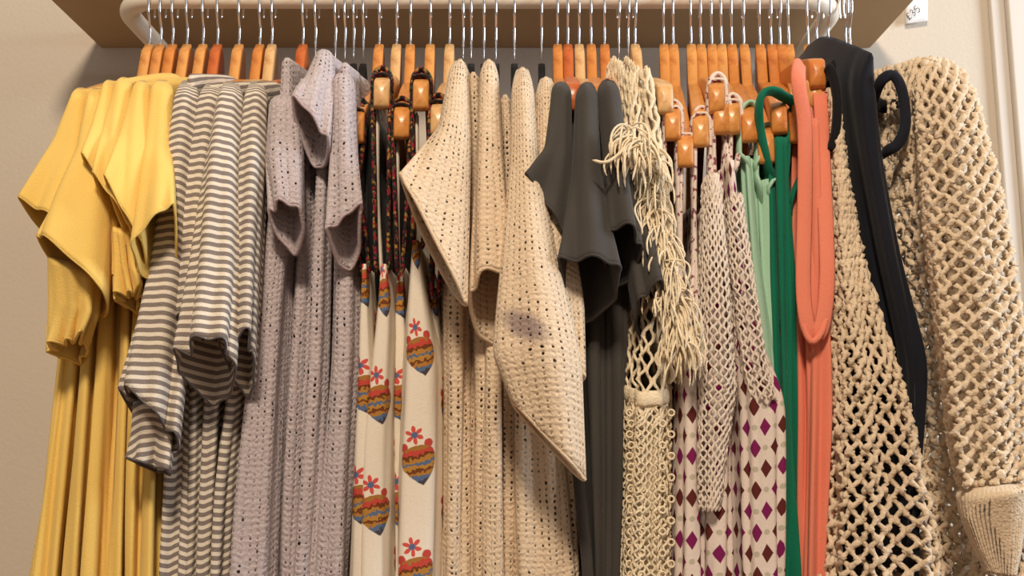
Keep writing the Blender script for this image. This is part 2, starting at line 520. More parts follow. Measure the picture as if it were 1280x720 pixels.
for name, pls in (('pound_sign', [[(0.85, 0.85), (0.6, 1.0), (0.35, 0.85), (0.38, 0.5), (0.3, 0.15), (0.1, 0.02), (0.5, 0.08), (0.9, 0.0)], [(0.12, 0.5), (0.7, 0.52)]]),
                  ('digit_three', [[(1.15, 0.9), (1.4, 1.02), (1.7, 0.85), (1.6, 0.6), (1.38, 0.52), (1.7, 0.42), (1.75, 0.18), (1.45, -0.02), (1.12, 0.1)]]),
                  ('digit_five', [[(2.85, 1.0), (2.3, 1.0), (2.22, 0.58), (2.55, 0.62), (2.85, 0.4), (2.72, 0.08), (2.4, -0.02), (2.12, 0.08)]])):
    vs, qs, n0 = [], [], 0
    for pl in pls:
        v, q = tube(spline(stroke(pl), 22), 0.00055, 6); vs.append(v); qs.append(q + n0); n0 += len(v)
    link(name, mesh_quads(name, np.concatenate(vs), np.concatenate(qs)), INK, card)

# ------------------------------------------------------------------ hangers
def hook_mesh():
    Rr = 0.0146 + 0.0008
    pts = [(0, 0, -0.080), (0, 0, -0.060), (0, 0, -0.044), (0, -0.002, -0.0385), (0, -0.0125, -0.022)]
    for a in np.linspace(R(200), R(-10), 16):
        pts.append((0, Rr * math.cos(a) * 1.06, Rr * math.sin(a) - 0.0006))
    pts += [(0, 0.0158, -0.012), (0, 0.0150, -0.02)]
    p = np.concatenate([np.array(pts[:3]), spline(np.array(pts[3:]), 40)])
    v, q = tube(p, 0.0016, 8, ref=(1, 0, 0))
    return mesh_quads('hook', v, q)
def arm_mesh(name, prof, nseg, rnd=0.24):
    """prof(s)-> y, ztop, zbot, halfthick, xoff ; rounded rectangular section swept along the arms"""
    a = np.linspace(0, 2 * math.pi, 16, endpoint=False)
    ss = np.linspace(-1, 1, nseg)
    ss = np.sign(ss) * (1 - (1 - np.abs(ss)) ** 1.25)
    pos = []
    for s_ in ss:
        y, zt, zb, th, xo = prof(s_)
        c = (zt + zb) / 2; h = (zt - zb) / 2
        pos.append(np.stack([xo + th * spow(np.cos(a), rnd), np.full(16, y), c + h * spow(np.sin(a), rnd)], 1))
    pos = np.array(pos)
    def cap(r, y):
        c = r.mean(0); o = c + (r - c) * 0.80; o[:, 1] = y
        o2 = c + (r - c) * 0.02; o2[:, 1] = y
        return o, o2
    a1, a2 = cap(pos[0], pos[0][0, 1] - 0.0035); b1, b2 = cap(pos[-1], pos[-1][0, 1] + 0.0035)
    pos = np.concatenate([[a2, a1], pos, [b1, b2]])
    return mesh_quads(name, pos, grid_quads(len(pos), 16))
def wood_prof(drop, bow):
    def f(s):
        t = abs(s)
        y = s * 0.213
        nk = math.exp(-(t / 0.085) ** 4)
        n0 = min(0.052, drop * 0.42); line = -n0 - (drop - n0) * (t ** 1.12)
        zt = -0.060 + (0.0 * nk + line * (1 - nk)) + (0.004 * math.sin(t * 3.1))
        hh = 0.026 + 0.009 * t
        zb = -0.060 + line - hh * (1 - 0.15 * nk) + 0.010 * (1 - t) * 0
        th = 0.0062 + 0.0022 * t
        if t > 0.96: k = 1 - 0.10 * ((t - 0.96) / 0.04) ** 2; zt = (zt + zb) / 2 + (zt - zb) / 2 * k; zb = zt - (zt - zb) * k
        return y, zt, zb, th, bow * t * t
    return f
def velvet_prof(s):
    t = abs(s); y = s * 0.205
    nk = math.exp(-(t / 0.07) ** 4)
    line = -0.020 - 0.10 * t ** 1.15
    zt = -0.086 + line * (1 - nk); zb = -0.086 + line - 0.014
    return y, zt, zb, 0.0034 + 0.0012 * nk, 0
HOOK = hook_mesh(); HOOK.materials.append(CHROME)
WOODS = {}
def wood_mesh(drop):
    k = round(drop, 3)
    if k not in WOODS:
        WOODS[k] = arm_mesh('hanger_arms', wood_prof(k, 0.0), 41); WOODS[k].materials.append(WOOD)
    return WOODS[k]
VA = arm_mesh('hanger_arms', velvet_prof, 41); VA.materials.append(VELVET)
def velvet_bar():
    pts = [(0, -0.17, -0.192), (0, -0.16, -0.203), (0, -0.1, -0.2065), (0, 0, -0.207), (0, 0.1, -0.2065), (0, 0.16, -0.203), (0, 0.17, -0.192)]
    v, q = tube(spline(np.array(pts), 24), 0.0032, 8, ref=(1, 0, 0)); return mesh_quads('trouser_bar', v, q)
VB = velvet_bar(); VB.materials.append(VELVET)
def hanger(kind, hx, hy, label, tip=None):
    """hx,hy = photo pixel at the foot of the hook stem; tip = photo pixel of its near arm end"""
    X = P(hx, hy, YR)[0]
    d = 0.130
    o = empty('wooden_hanger' if kind == 'wood' else 'velvet_hanger', (X, YR, ZR), label, 'hanger',
              'wooden hangers on the rail' if kind == 'wood' else 'black velvet hangers on the rail')
    yaw = swing = 0.0
    if tip is not None:
        L = 0.213; Y = YR - L
        for _ in range(4):
            p = P(tip[0], tip[1], Y)
            yaw = math.atan2(p[0] - X, YR - Y)
            Y = YR - L * math.cos(yaw)
        d = max(0.085, min(0.205, ZR - p[2] - 0.06 - 0.017))
    o.rotation_euler = (swing, 0, yaw)
    for nm, me in (('hook', HOOK), ('hanger_arms', wood_mesh(d) if kind == 'wood' else VA)) + ((('trouser_bar', VB),) if kind != 'wood' else ()):
        c = bpy.data.objects.new(nm, me); COL.objects.link(c); c.parent = o
        if nm == 'hanger_arms' and kind == 'wood':
            tone = (222, 178, 122) if 'pale' in label.split(', ')[0] else (198, 104, 52) if 'red' in label.split(' ')[0] or 'dark reddish' in label else random.Random(hx).choice([(216, 146, 76), (212, 136, 66), (220, 156, 86), (208, 128, 62)])
            c.color = lin(*tone)
    return o
#@HANGERS
def num(n): return ['leftmost', 'second', 'third', 'fourth', 'fifth', 'sixth', 'seventh', 'eighth'][n]
W, V = 'wood', 'velvet'
for kind, hx, hy, tip, label in [
    (W, 187, 55, (104, 134), 'wooden hanger farthest left on the rail, holding the outermost yellow dress'),
    (W, 201, 55, (121, 134), 'second wooden hanger from the left end of the rail, among the yellow dresses'),
    (W, 216, 55, (139, 126), 'third wooden hanger from the left end of the rail, among the yellow dresses'),
    (W, 234, 55, (158, 124), 'fourth wooden hanger from the left end of the rail, among the yellow dresses'),
    (W, 254, 55, (182, 128), 'fifth wooden hanger from the left end of the rail, among the yellow dresses'),
    (W, 272, 55, (205, 128), 'reddish wooden hanger holding the yellow dress next to the striped tees'),
    (W, 299, 56, (238, 124), 'wooden hanger holding the leftmost striped tee, beside the yellow dresses'),
    (W, 325, 56, (266, 132), 'wooden hanger holding the second striped tee from the left'),
    (W, 340, 55, (290, 130), 'pale wooden hanger holding the third striped tee from the left'),
    (W, 379, 54, (322, 130), 'red-brown wooden hanger showing its neck between the striped tees and lilac tops'),
    (V, 394, 74, None, 'black velvet hanger holding the leftmost lilac top'),
    (V, 419, 74, None, 'black velvet hanger holding the shadowed lilac top set back behind its neighbours'),
    (V, 431, 74, None, 'black velvet hanger holding the lilac top with the open cap sleeve near the rail'),
    (V, 442, 74, None, 'black velvet hanger holding the rightmost lilac top'),
    (V, 454, 75, None, 'black velvet hanger bare-necked left of the patterned-strap camisoles, holding a black top'),
    (W, 474, 69, (445, 162), 'wooden hanger at the left of the red-trimmed strap camisoles, low arm end'),
    (W, 496, 52, (477, 118), 'wooden hanger with a high pale arm end, second of the red-trimmed camisoles'),
    (W, 513, 57, (502, 156), 'orange wooden hanger with a low arm end, third of the red-trimmed camisoles'),
    (W, 538, 52, (526, 120), 'wooden hanger with a high arm end wrapped in yellow-black strap, fourth of the camisoles'),
    (W, 562, 66, (548, 152), 'palest wooden hanger, between the camisoles and the cream knits'),
    (V, 579, 75, None, 'velvet hanger inside the cream knit with the pointed sleeve'),
    (V, 589, 76, None, 'velvet hanger with black neck holding the second cream knit'),
    (V, 605, 75, None, 'velvet hanger with black neck holding the third cream knit'),
    (V, 620, 83, None, 'velvet hanger with a long black arm over the shadowed cream knit'),
    (V, 643, 77, None, 'velvet hanger with black neck left of the tall middle cream knit'),
    (V, 677, 78, None, 'velvet hanger with black neck over the rightmost cream knit'),
    (W, 697, 59, (702, 128), 'wooden hanger holding the leftmost charcoal tee'),
    (W, 710, 65, (716, 122), 'dark reddish wooden hanger bare between the first two charcoal tees'),
    (W, 724, 60, (735, 128), 'pale wooden hanger holding the middle charcoal tee'),
    (W, 739, 61, (747, 124), 'wooden hanger bare-necked between the middle and right charcoal tees'),
    (W, 756, 67, (762, 126), 'orange wooden hanger holding the rightmost charcoal tee'),
    (V, 774, 77, None, 'black velvet hanger empty-necked between charcoal tees and the fringed lace top'),
    (V, 786, 80, None, 'black velvet hanger half hidden behind the fringed lace top'),
    (W, 794, 55, (832, 124), 'pale wooden hanger rising out of the fringed ecru lace top'),
    (W, 830, 63, (841, 158), 'wooden hanger next right of the fringed lace top, beside the lowest arm end'),
    (W, 842, 65, (857, 192), 'wooden hanger with the lowest hanging arm end, right of the fringe'),
    (W, 864, 56, (876, 166), 'wooden hanger with white-maroon strap wrapped round it, right of the lowest arm end'),
    (W, 876, 55, (896, 124), 'wooden hanger with a high arm end under a lacy white strap'),
    (W, 890, 61, (902, 150), 'wooden hanger pressed behind the one with the lacy white strap'),
    (W, 902, 58, (915, 150), 'wooden hanger with a white strap, last of the diamond-print camisoles'),
    (W, 915, 66, (937, 160), 'wooden hanger wrapped by the left mint strap'),
    (W, 930, 57, (958, 188), 'wooden hanger wrapped by the right mint strap, lower arm end'),
    (W, 950, 60, (974, 150), 'wooden hanger with the emerald green strap looped over it'),
    (W, 964, 55, (997, 162), 'wooden hanger left of the coral vest, under the end of the emerald strap'),
    (W, 975, 52, (1022, 92), 'wooden hanger swung right with the coral strap across its arm'),
    (W, 987, 75, (1000, 142), 'wooden hanger low behind the coral strap'),
    (W, 1011, 73, (1018, 118), 'wooden hanger right behind the coral vest, its arm end facing out'),
    (V, 1022, 74, None, 'velvet hanger hidden inside the narrow oatmeal crochet top'),
    (V, 1037, 78, None, 'black velvet hanger curving beside the coral vest'),
    (V, 1059, 81, None, 'black velvet hanger holding the navy velvet top'),
    (V, 1064, 80, (1150, 130), 'black velvet hanger at the right end of the rail, inside the wide crochet cardigan'),
]:
    hanger(kind, hx, hy, label, tip)
#@GARMENTS
SEED = [10]
def body(root, secs, mat, name='body', thick=0.0016, top=True, **kw):
    SEED[0] += 1
    kw.setdefault('seed', SEED[0])
    pos = slab(secs, **kw)
    if top: pos = close_top(pos)
    ua, va = metric(pos)
    return grid_mesh(name, pos - np.array(root.location), ua, va, mat, root, thick), pos
def sleeve(root, secs, mat, hem=None, thick=0.0022, wav=0.004, name='sleeve', hr=0.0016, **kw):
    SEED[0] += 1
    kw.setdefault('seed', SEED[0])
    pos = tube_loft(secs, wav=wav, **kw)
    ua, va = metric(pos)
    loc = np.array(root.location)
    o = grid_mesh(name, pos - loc, ua, va, mat, root, thick)
    if hem is not None:
        ring = pos[-1] - loc
        ring = np.concatenate([ring, ring[:3]])
        tube_obj('hem', ring, hr, hem, o, sides=6, ref=(0.1, 0.2, 1))
    return o
def strap(root, pts, mat, rn=0.0035, ry=0.007, n=40, name='strap'):
    p = np.array([P(*q) for q in pts]) - np.array(root.location)
    return tube_obj(name, p, rn, mat, root, sides=10, ry=ry, n=n)
def net(root, pos, mat, spacing, L, r, name='crochet_body', seed=0, sides=5, seglen=0.0045, amp=0.47, v0=0.0, v1=1.0, knot=0.5, chain=0.0):
    """open crochet: wavy yarns over the surface, meeting at knots, with real holes between"""
    loc = np.array(root.location); rs = np.random.default_rng(seed)
    nv, nu = pos.shape[:2]
    ua, va = metric(pos)
    # equal arc coordinate along the loop, with the crowded ends kept
    ua = ua - ua[0, 0]; C = ua[0, -1]; H = va[:, 0].max()
    n = max(4, int(C / spacing)); n += n % 2
    m = int(H * (v1 - v0) / seglen)
    vv = np.linspace(v0, v1, m)
    i = np.arange(n)[:, None]
    jit = rs.normal(0, 0.05, (n, 1))
    amp = amp * (0.86 + 0.14 * np.sin(vv[None] * H / 0.05 + 1.7 * np.sin(i * 0.37) + 5 * rs.uniform(0, 1, (n, 1))))
    phase = 0.9 * np.sin(vv[None] * H / 0.07 + i * 0.21) + 0.25 * np.sin(vv[None] * H / 0.013 + 6.28 * rs.uniform(0, 1, (n, 1))) + 2 * math.pi * (vv[None] * H / L) + math.pi * i + rs.normal(0, 0.25, (n, 1))
    ss = (i + amp * np.sin(phase) + jit) / n * C
    fu = np.interp(np.mod(ss, C).ravel(), ua[0], np.arange(nu + 1)).reshape(ss.shape)
    fv = np.broadcast_to(vv[None] * (nv - 1), ss.shape)
    u0 = np.floor(fu).astype(int); du = (fu - u0)[..., None]; v0i = np.minimum(np.floor(fv).astype(int), nv - 2); dv = (fv - v0i)[..., None]
    A = pos[v0i, u0 % nu]; B = pos[v0i, (u0 + 1) % nu]; Cc = pos[v0i + 1, u0 % nu]; D = pos[v0i + 1, (u0 + 1) % nu]
    p = A * (1 - du) * (1 - dv) + B * du * (1 - dv) + Cc * (1 - du) * dv + D * du * dv
    N = np.cross(B - A, Cc - A); N /= np.linalg.norm(N, axis=-1, keepdims=True) + 1e-9
    k = np.abs(np.sin(phase)) ** 4
    p = p + N * (rs.normal(0, r * 0.35, p.shape[:2])[..., None] + (np.cos(phase) * r * 0.5)[..., None])
    rad = r * (0.85 + knot * k) * rs.uniform(0.85, 1.15, k.shape)
    if chain: rad = rad * (1 + chain * np.sin(2 * math.pi * vv[None] * H / 0.0072 + 9 * jit))
    v, q = tube(p - loc, rad, sides, ref=N)
    return tag(link(name, mesh_quads(name, v, q), mat, root), kind='stuff')
def fringe(root, starts, mat, length, r, n, seed, name='fringe', out=0.02):
    rs = np.random.default_rng(seed); loc = np.array(root.location)
    starts = np.array(starts); m = 12
    ps = []
    for k in range(n):
        t = rs.uniform(0, len(starts) - 1); i = min(int(t), len(starts) - 2)
        s = starts[i] * (1 - (t - i)) + starts[i + 1] * (t - i) + rs.normal(0, 0.004, 3)
        L = length * rs.uniform(0.5, 1.2); a = rs.uniform(-1, 1); tt = np.linspace(0, 1, m)
        c = rs.normal(0, 0.35, 2); w = rs.uniform(0, 6.28)
        x = s[0] + out * a * np.sin(tt * 1.8) + L * 0.16 * c[0] * np.sin(tt * 5 + w)
        y = s[1] - out * rs.uniform(0.1, 0.9) * np.sin(tt * 1.8)
        z = s[2] - L * tt ** 1.3 + 0.3 * L * (rs.uniform() < 0.3) * np.sin(tt * 3.1)
        ps.append(np.stack([x, y, z], 1))
    v, q = tube(np.array(ps) - loc, r, 5)
    return tag(link(name, mesh_quads(name, v, q), mat, root), kind='stuff')
def garment(name, px, py, Y, label, cat, group): return empty(name, tuple(P(px, py, Y)), label, cat, group)

# ---- yellow dresses
YD = [  # ridge tip, body rows, sleeve rows, label
 ((100, 118), [(118, 94, 110), (200, 84, 112), (330, 74, 100), (440, 66, 96), (720, 28, 72), (1100, -20, 40)],
  [(95, 117, 112, 122, .968, .012), (72, 178, 108, 200, .955, .026), (29, 254, 84, 284, .93, .035, .022)],
  'outermost yellow dress at the far left, its small sleeve pointing at the bare wall'),
 ((117, 118), [(118, 112, 127), (240, 104, 130), (440, 92, 120), (720, 66, 102), (1100, 40, 80)],
  [(113, 119, 130, 121, .962, .012), (98, 190, 142, 210, .945, .03), (45, 292, 127, 362, .905, .05, .034)],
  'yellow dress second from the left, with the widest gaping sleeve'),
 ((135, 108), [(108, 130, 144), (240, 126, 146), (440, 116, 142), (720, 98, 130), (1100, 80, 112)],
  [(131, 108, 146, 112, .968, .012), (116, 160, 142, 172, .942, .022), (103, 197, 148, 258, .918, .03, .024)],
  'yellow dress third from the left, a narrow sleeve tucked behind the wide one'),
 ((153, 104), [(104, 148, 162), (240, 146, 164), (440, 140, 160), (720, 124, 152), (1100, 112, 140)],
  [(148, 105, 165, 108, .966, .012), (131, 170, 160, 182, .938, .022), (118, 222, 162, 282, .905, .034, .03)],
  'yellow dress fourth from the left, sleeve folded in soft curls'),
 ((180, 110), [(110, 174, 188), (240, 168, 186), (440, 158, 178), (720, 148, 172), (1100, 138, 166)],
  [(170, 109, 188, 112, .964, .012), (152, 172, 184, 184, .935, .022), (134, 230, 178, 306, .897, .034, .032)],
  'yellow dress fifth from the left, behind the one beside the stripes'),
 ((205, 108), [(108, 199, 214), (240, 192, 212), (440, 174, 198), (720, 166, 197), (1100, 160, 190)],
  [(192, 108, 216, 112, .962, .013), (184, 186, 213, 188, .94, .024), (164, 314, 216, 264, .888, .042, .036)],
  'yellow dress nearest the striped tees, its open sleeve turned right'),
]
for k, (tipp, b, s, lab) in enumerate(YD):
    g = garment('yellow_dress', tipp[0], tipp[1], .975, lab, 'dress', 'yellow dresses at the left of the rail')
    body(g, b, YELLOW, sl0=0.45, fold=(0.001, 0.0075), lam=(0.02, 0.031, 0.055), nu=96)
    sleeve(g, s, YELLOW, YELLOW, wav=0.004, hr=0.0012)
    if k in (1, 3, 4):   # gathered armhole edge below the sleeve
        q = {1: [(66, 320, 122, 350, .935, .03), (66, 380, 118, 392, .935, .032), (62, 436, 104, 424, .935, .03, .012)],
             3: [(126, 262, 152, 280, .945, .02), (130, 310, 158, 318, .945, .022), (138, 352, 166, 350, .945, .02, .012)],
             4: [(146, 286, 172, 300, .935, .02), (146, 330, 172, 336, .935, .02), (146, 372, 176, 366, .935, .02, .01)]}[k]
        sleeve(g, q, YELLOW, YELLOW, wav=0.010, name='armhole_ruffle', waves=(4, 7, 9))

# ---- striped tees
ST = [
 ((236, 98), [(98, 226, 250), (200, 214, 246), (400, 196, 234), (600, 196, 232), (720, 190, 226), (960, 180, 214)],
  [(222, 110, 250, 112, .962, .014), (212, 200, 248, 205, .952, .03), (190, 330, 240, 350, .94, .04), (152, 489, 217, 540, .915, .045, .034)],
  [(172, 505, 216, 505, .94, .03), (168, 545, 214, 550, .94, .03), (163, 574, 210, 588, .935, .034, .008)],
  'striped tee nearest the yellow dresses, its sleeve hanging lowest'),
 ((264, 110), [(110, 254, 276), (200, 246, 272), (400, 228, 250), (600, 222, 250), (720, 218, 244), (960, 210, 236)],
  [(252, 114, 280, 116, .964, .014), (238, 200, 272, 204, .955, .028), (192, 394, 250, 408, .93, .034, .03)], None,
  'striped tee second from the left, with the shortest sleeve'),
 ((288, 108), [(108, 280, 300), (200, 276, 298), (400, 250, 280), (600, 240, 268), (720, 236, 262), (960, 230, 256)],
  [(276, 112, 302, 112, .955, .016), (262, 200, 300, 202, .94, .034), (240, 330, 296, 334, .92, .042), (219, 440, 288, 440, .90, .05, .042)],
  [(226, 446, 296, 446, .93, .04), (226, 490, 300, 490, .93, .04), (236, 536, 300, 540, .93, .036, .016)],
  'striped tee third from the left, with a wide straight sleeve hem'),
 ((322, 108), [(108, 312, 332), (200, 306, 332), (400, 290, 318), (600, 262, 292), (720, 256, 284), (960, 250, 276)],
  [(308, 112, 334, 112, .962, .014), (300, 200, 332, 202, .95, .03), (281, 436, 316, 436, .925, .04, .04)],
  [(286, 440, 316, 440, .94, .03), (286, 490, 312, 490, .94, .03), (282, 528, 308, 524, .94, .03, .012)],
  'striped tee beside the lilac tops'),
]
for tipp, b, s, s2, lab in ST:
    g = garment('striped_tee', tipp[0], tipp[1], .975, lab, 't-shirt', 'grey and cream striped tees')
    body(g, b, STRIPE, sl0=0.38, fold=(0.0008, 0.005))
    sleeve(g, s, STRIPE, HEMGREY, wav=0.009, waves=(2, 3, 6), hr=0.0012)
    if s2 and tipp[0] < 240: sleeve(g, s2, STRIPE, HEMGREY, wav=0.009, name='sleeve_underside', waves=(3, 4, 6))

# ---- lilac knits
LK = [
 ((357, 78), [(78, 346, 370), (150, 338, 373), (240, 328, 372), (330, 318, 356), (450, 300, 352), (720, 270, 346), (980, 250, 340)],
  [(340, 130, 374, 130, .962, .02), (334, 200, 376, 200, .95, .03), (337, 260, 377, 268, .935, .03, .032)],
  'leftmost lilac knit top, lying wide against the striped tees'),
 ((378, 104), [(104, 368, 388, 1.0), (250, 366, 394, 1.0), (450, 356, 388, 1.0), (720, 346, 376, 1.0), (980, 336, 370, 1.0)], None,
  'shadowed lilac knit top set back between its two lilac neighbours'),
 ((406, 68), [(68, 395, 416), (150, 392, 416), (300, 386, 408), (450, 378, 408), (720, 358, 398), (980, 346, 390)],
  [(396, 72, 416, 74, .965, .014), (384, 100, 416, 112, .95, .026), (366, 127, 408, 172, .93, .034, .034)],
  'lilac knit top with an open cap sleeve pointing left near the rail'),
 ((430, 84), [(84, 420, 441), (150, 416, 446), (270, 412, 448), (450, 406, 450), (720, 388, 436), (980, 376, 426)],
  [(418, 100, 442, 104, .962, .018), (416, 190, 446, 192, .95, .03), (412, 292, 450, 268, .93, .036, .036)],
  'rightmost lilac knit top, beside the black hangers'),
]
for tipp, b, s, lab in LK:
    g = garment('lilac_knit_top', tipp[0], tipp[1], .975, lab, 'top', 'lilac knit tops')
    body(g, b, LILAC, sl0=0.22, fold=(0.001, 0.005), lam=(0.03, 0.05, 0.08), thick=0.003)
    if s: sleeve(g, s, LILAC, LILACY, wav=0.004, thick=0.0034, hr=0.0019)

# ---- black top behind the patterned straps
g = garment('black_top', 462, 150, 1.03, 'black top hanging in shadow behind the red-trimmed straps', 'top', None)
body(g, [(128, 446, 462, 1.02), (200, 452, 474, 1.02), (400, 450, 480, 1.02), (720, 440, 470, 1.02), (900, 440, 470, 1.02)], BLACK, sl0=0.1)
# ---- printed camisoles with patterned straps
PC = [
 ((445, 162), [(330, 452, 458), (410, 446, 464), (470, 444, 468), (720, 432, 456), (960, 424, 450)], [(452, 462), (446, 452)],
  'print camisole squeezed beside the lilac tops, on the lowest left wooden arm'),
 ((477, 118), [(330, 474, 484), (396, 466, 492), (540, 447, 492), (720, 440, 492), (960, 432, 488)], [(468, 470), (486, 486)],
  'left print camisole in full view, white with red flower motifs'),
 ((502, 156), [(330, 496, 504, 1.0), (440, 488, 512, 1.0), (720, 486, 514, 1.0), (960, 480, 510, 1.0)], [(494, 497), (509, 503)],
  'print camisole half hidden, on the orange wooden hanger'),
 ((526, 120), [(300, 514, 524), (390, 502, 540), (450, 496, 554), (600, 489, 554), (720, 487, 552), (960, 482, 548)], [(517, 516), (536, 528)],
  'right print camisole in full view, its scooped neckline facing right'),
 ((548, 152), [(360, 538, 546, 1.0), (450, 534, 556, 1.0), (720, 530, 558, 1.0), (960, 528, 556, 1.0)], [(540, 540), (556, 548)],
  'print camisole nearest the cream knits, on the palest hanger'),
]
for (tx, ty), b, st, lab in PC:
    g = garment('print_camisole', tx, ty, .985, lab, 'camisole', 'white motif-print camisoles')
    body(g, b, PAISLEY, fold=(0.0006, 0.0025), lam=(0.03, 0.05, 0.08), ex=0.36, sl0=0.0, Yn=.968, top=False)
    y0 = b[0][0]; xa = (b[0][1] + b[0][2]) / 2
    # strap looped over the arm just behind the arm end
    lt = ty - 20
    strap(g, [(st[0][1], y0 + 12, .975), (st[0][0], (y0 + lt) / 2 + 20, .985), (tx - 11, lt + 26, 1.0), (tx - 10.5, lt + 4, 1.0), (tx - 7, lt - 3, 1.0), (tx + 7, lt - 3, 1.0), (tx + 10.5, lt + 4, 1.0),
              (tx + 11, lt + 26, 1.0), (st[1][0], (y0 + lt) / 2 + 20, .985), (st[1][1], y0 + 12, .975)], TRIM, 0.0025, 0.008, 70)
    strap(g, [(tx - 11, lt + 18, 1.012), (tx - 9, lt - 4, 1.016), (tx + 1, lt - 13, 1.02), (tx + 11, lt - 3, 1.016), (tx + 12, lt + 20, 1.012)], TRIM, 0.0028, 0.005, 30, 'strap_wrap')
    # inner edge of the strap panel, white lining seen beside it
    strap(g, [(xa - 2, y0 + 14, .99), (tx - 5, (y0 + lt) / 2 + 30, 1.0), (tx - 5, lt + 40, 1.01)], WHITE, 0.0022, 0.006, 30, 'strap_lining')

# ---- cream knits
def grey_spotted(g):  # cream knit with one soft-edged grey oval mixed into its colour
    m = CREAM.copy(); m.name = 'cream_knit_grey_spot'; nt = m.node_tree
    c = P(655, 408, .89) - np.array(g.location)
    x = nt.nodes.new('ShaderNodeSeparateXYZ'); nt.links.new(nt.nodes.new('ShaderNodeTexCoord').outputs['Object'], x.inputs[0])
    dx = E(nt, x.outputs[0]) - float(c[0]); dz = E(nt, x.outputs[2]) - float(c[2]); q = dx * 0.85 - dz * 0.5; w = dz * 0.85 + dx * 0.5
    nz = nt.nodes.new('ShaderNodeTexNoise'); nz.inputs['Scale'].default_value = 60
    r = (q * q * 0.45 + w * w * 1.6).sqrt() + E(nt, nz.outputs[0]) * 0.01
    mx = nt.nodes.new('ShaderNodeMix'); mx.data_type = 'RGBA'
    b = nt.nodes['Principled BSDF'].inputs['Base Color']; src = b.links[0].from_socket
    nt.links.new((r.ramp(0.026, 0.012) * 0.8).k, mx.inputs[0]); nt.links.new(src, mx.inputs[6]); mx.inputs[7].default_value = lin(134, 114, 116)
    nt.links.new(mx.outputs[2], b)
    return m
CK = [
 ((574, 80), [(80, 566, 584), (200, 556, 586), (300, 547, 590), (500, 551, 590), (720, 550, 588), (980, 548, 586)],
  [(564, 86, 584, 88, .965, .014), (550, 160, 586, 172, .945, .032), (503, 222, 582, 376, .90, .03, .014)],
  'leftmost cream knit, its pointed sleeve reaching over the print camisoles'),
 ((591, 96), [(96, 583, 600, .985), (300, 584, 606, .985), (500, 588, 612, .985), (720, 586, 610, .985), (980, 584, 608, .985)], None,
  'second cream knit from the left, narrow with no sleeve in view'),
 ((611, 80), [(80, 602, 620), (250, 596, 630), (450, 600, 634), (720, 600, 634), (980, 600, 632)],
  [(602, 86, 621, 88, .965, .014), (596, 200, 628, 204, .95, .03), (587, 362, 642, 352, .925, .045, .05)],
  'third cream knit from the left, with an arched sleeve opening'),
 ((631, 124), [(124, 622, 640, .995), (300, 624, 650, .995), (720, 622, 648, .995), (980, 620, 646, .995)], None,
  'shadowed cream knit set back between its neighbours'),
 ((653, 90), [(90, 643, 663), (250, 640, 674), (450, 632, 700), (600, 626, 724), (720, 628, 734), (980, 630, 738)],
  [(642, 96, 664, 98, .96, .016), (640, 200, 672, 204, .945, .034), (628, 330, 696, 330, .915, .05), (616, 440, 726, 448, .895, .05), (640, 500, 732, 600, .895, .04, .004)],
  'tallest cream knit in the middle, with a soft grey spot on its wide drooping sleeve'),
 ((683, 102), [(102, 673, 692, .985), (250, 672, 702, .985), (450, 680, 716, .985), (720, 690, 730, .985), (980, 690, 730, .985)],
  [(672, 108, 693, 108, .975, .014), (668, 220, 704, 226, .955, .03), (668, 300, 728, 380, .935, .04, .01), (690, 400, 730, 470, .93, .036, .01)],
  'rightmost cream knit, against the charcoal tees'),
]
for k, (tipp, b, s, lab) in enumerate(CK):
    g = garment('cream_knit_top', tipp[0], tipp[1], .975, lab, 'sweater', 'cream knit tops')
    body(g, b, CREAM, sl0=0.2, fold=(0.001, 0.005), lam=(0.03, 0.05, 0.08), thick=0.003)
    if s: sleeve(g, s, grey_spotted(g) if k == 4 else CREAM, CREAMY, wav=0.004, thick=0.0036, hr=0.0021)

# ---- charcoal tees
GT = [
 ((701, 108), [(108, 690, 712), (220, 684, 714), (400, 690, 722), (720, 726, 742), (900, 726, 742)],
  [(690, 112, 713, 114, .962, .016), (682, 190, 714, 196, .945, .032), (660, 231, 710, 300, .92, .036, .026)], 'leftmost charcoal tee, its small sleeve lying on the cream knit'),
 ((717, 128), [(128, 709, 726, 1.0), (300, 706, 728, 1.0), (720, 734, 752, 1.0), (900, 734, 752, 1.0)], None, 'charcoal tee set back in shadow between the first two charcoal sleeves'),
 ((734, 108), [(108, 722, 745), (220, 718, 750), (400, 724, 760), (720, 742, 760), (900, 742, 760)],
  [(721, 114, 746, 114, .955, .018), (716, 220, 752, 222, .935, .04), (703, 334, 777, 338, .90, .05, .040)], 'middle charcoal tee, with the widest dark sleeve opening'),
 ((748, 120), [(120, 742, 756, 1.0), (300, 748, 772, 1.0), (500, 748, 770, 1.0), (720, 752, 770, 1.0), (900, 752, 770, 1.0)],
  [(744, 124, 762, 124, .985, .014), (770, 250, 806, 250, .955, .03), (796, 378, 833, 366, .925, .042, .034)], 'charcoal tee whose sleeve hangs lowest, against the fringe'),
 ((760, 104), [(104, 748, 772), (220, 752, 784), (400, 752, 790), (720, 756, 776), (900, 756, 776)],
  [(747, 110, 773, 112, .958, .016), (754, 200, 786, 204, .94, .036), (756, 292, 802, 306, .91, .044, .036)], 'rightmost charcoal tee at the rail, beside the fringed lace top'),
]
for tipp, b, s, lab in GT:
    g = garment('charcoal_tee', tipp[0], tipp[1], .975, lab, 't-shirt', 'charcoal tees')
    body(g, b, GREY, sl0=0.32, fold=(0.001, 0.005))
    if s: sleeve(g, s, GREY, GREY, wav=0.006)

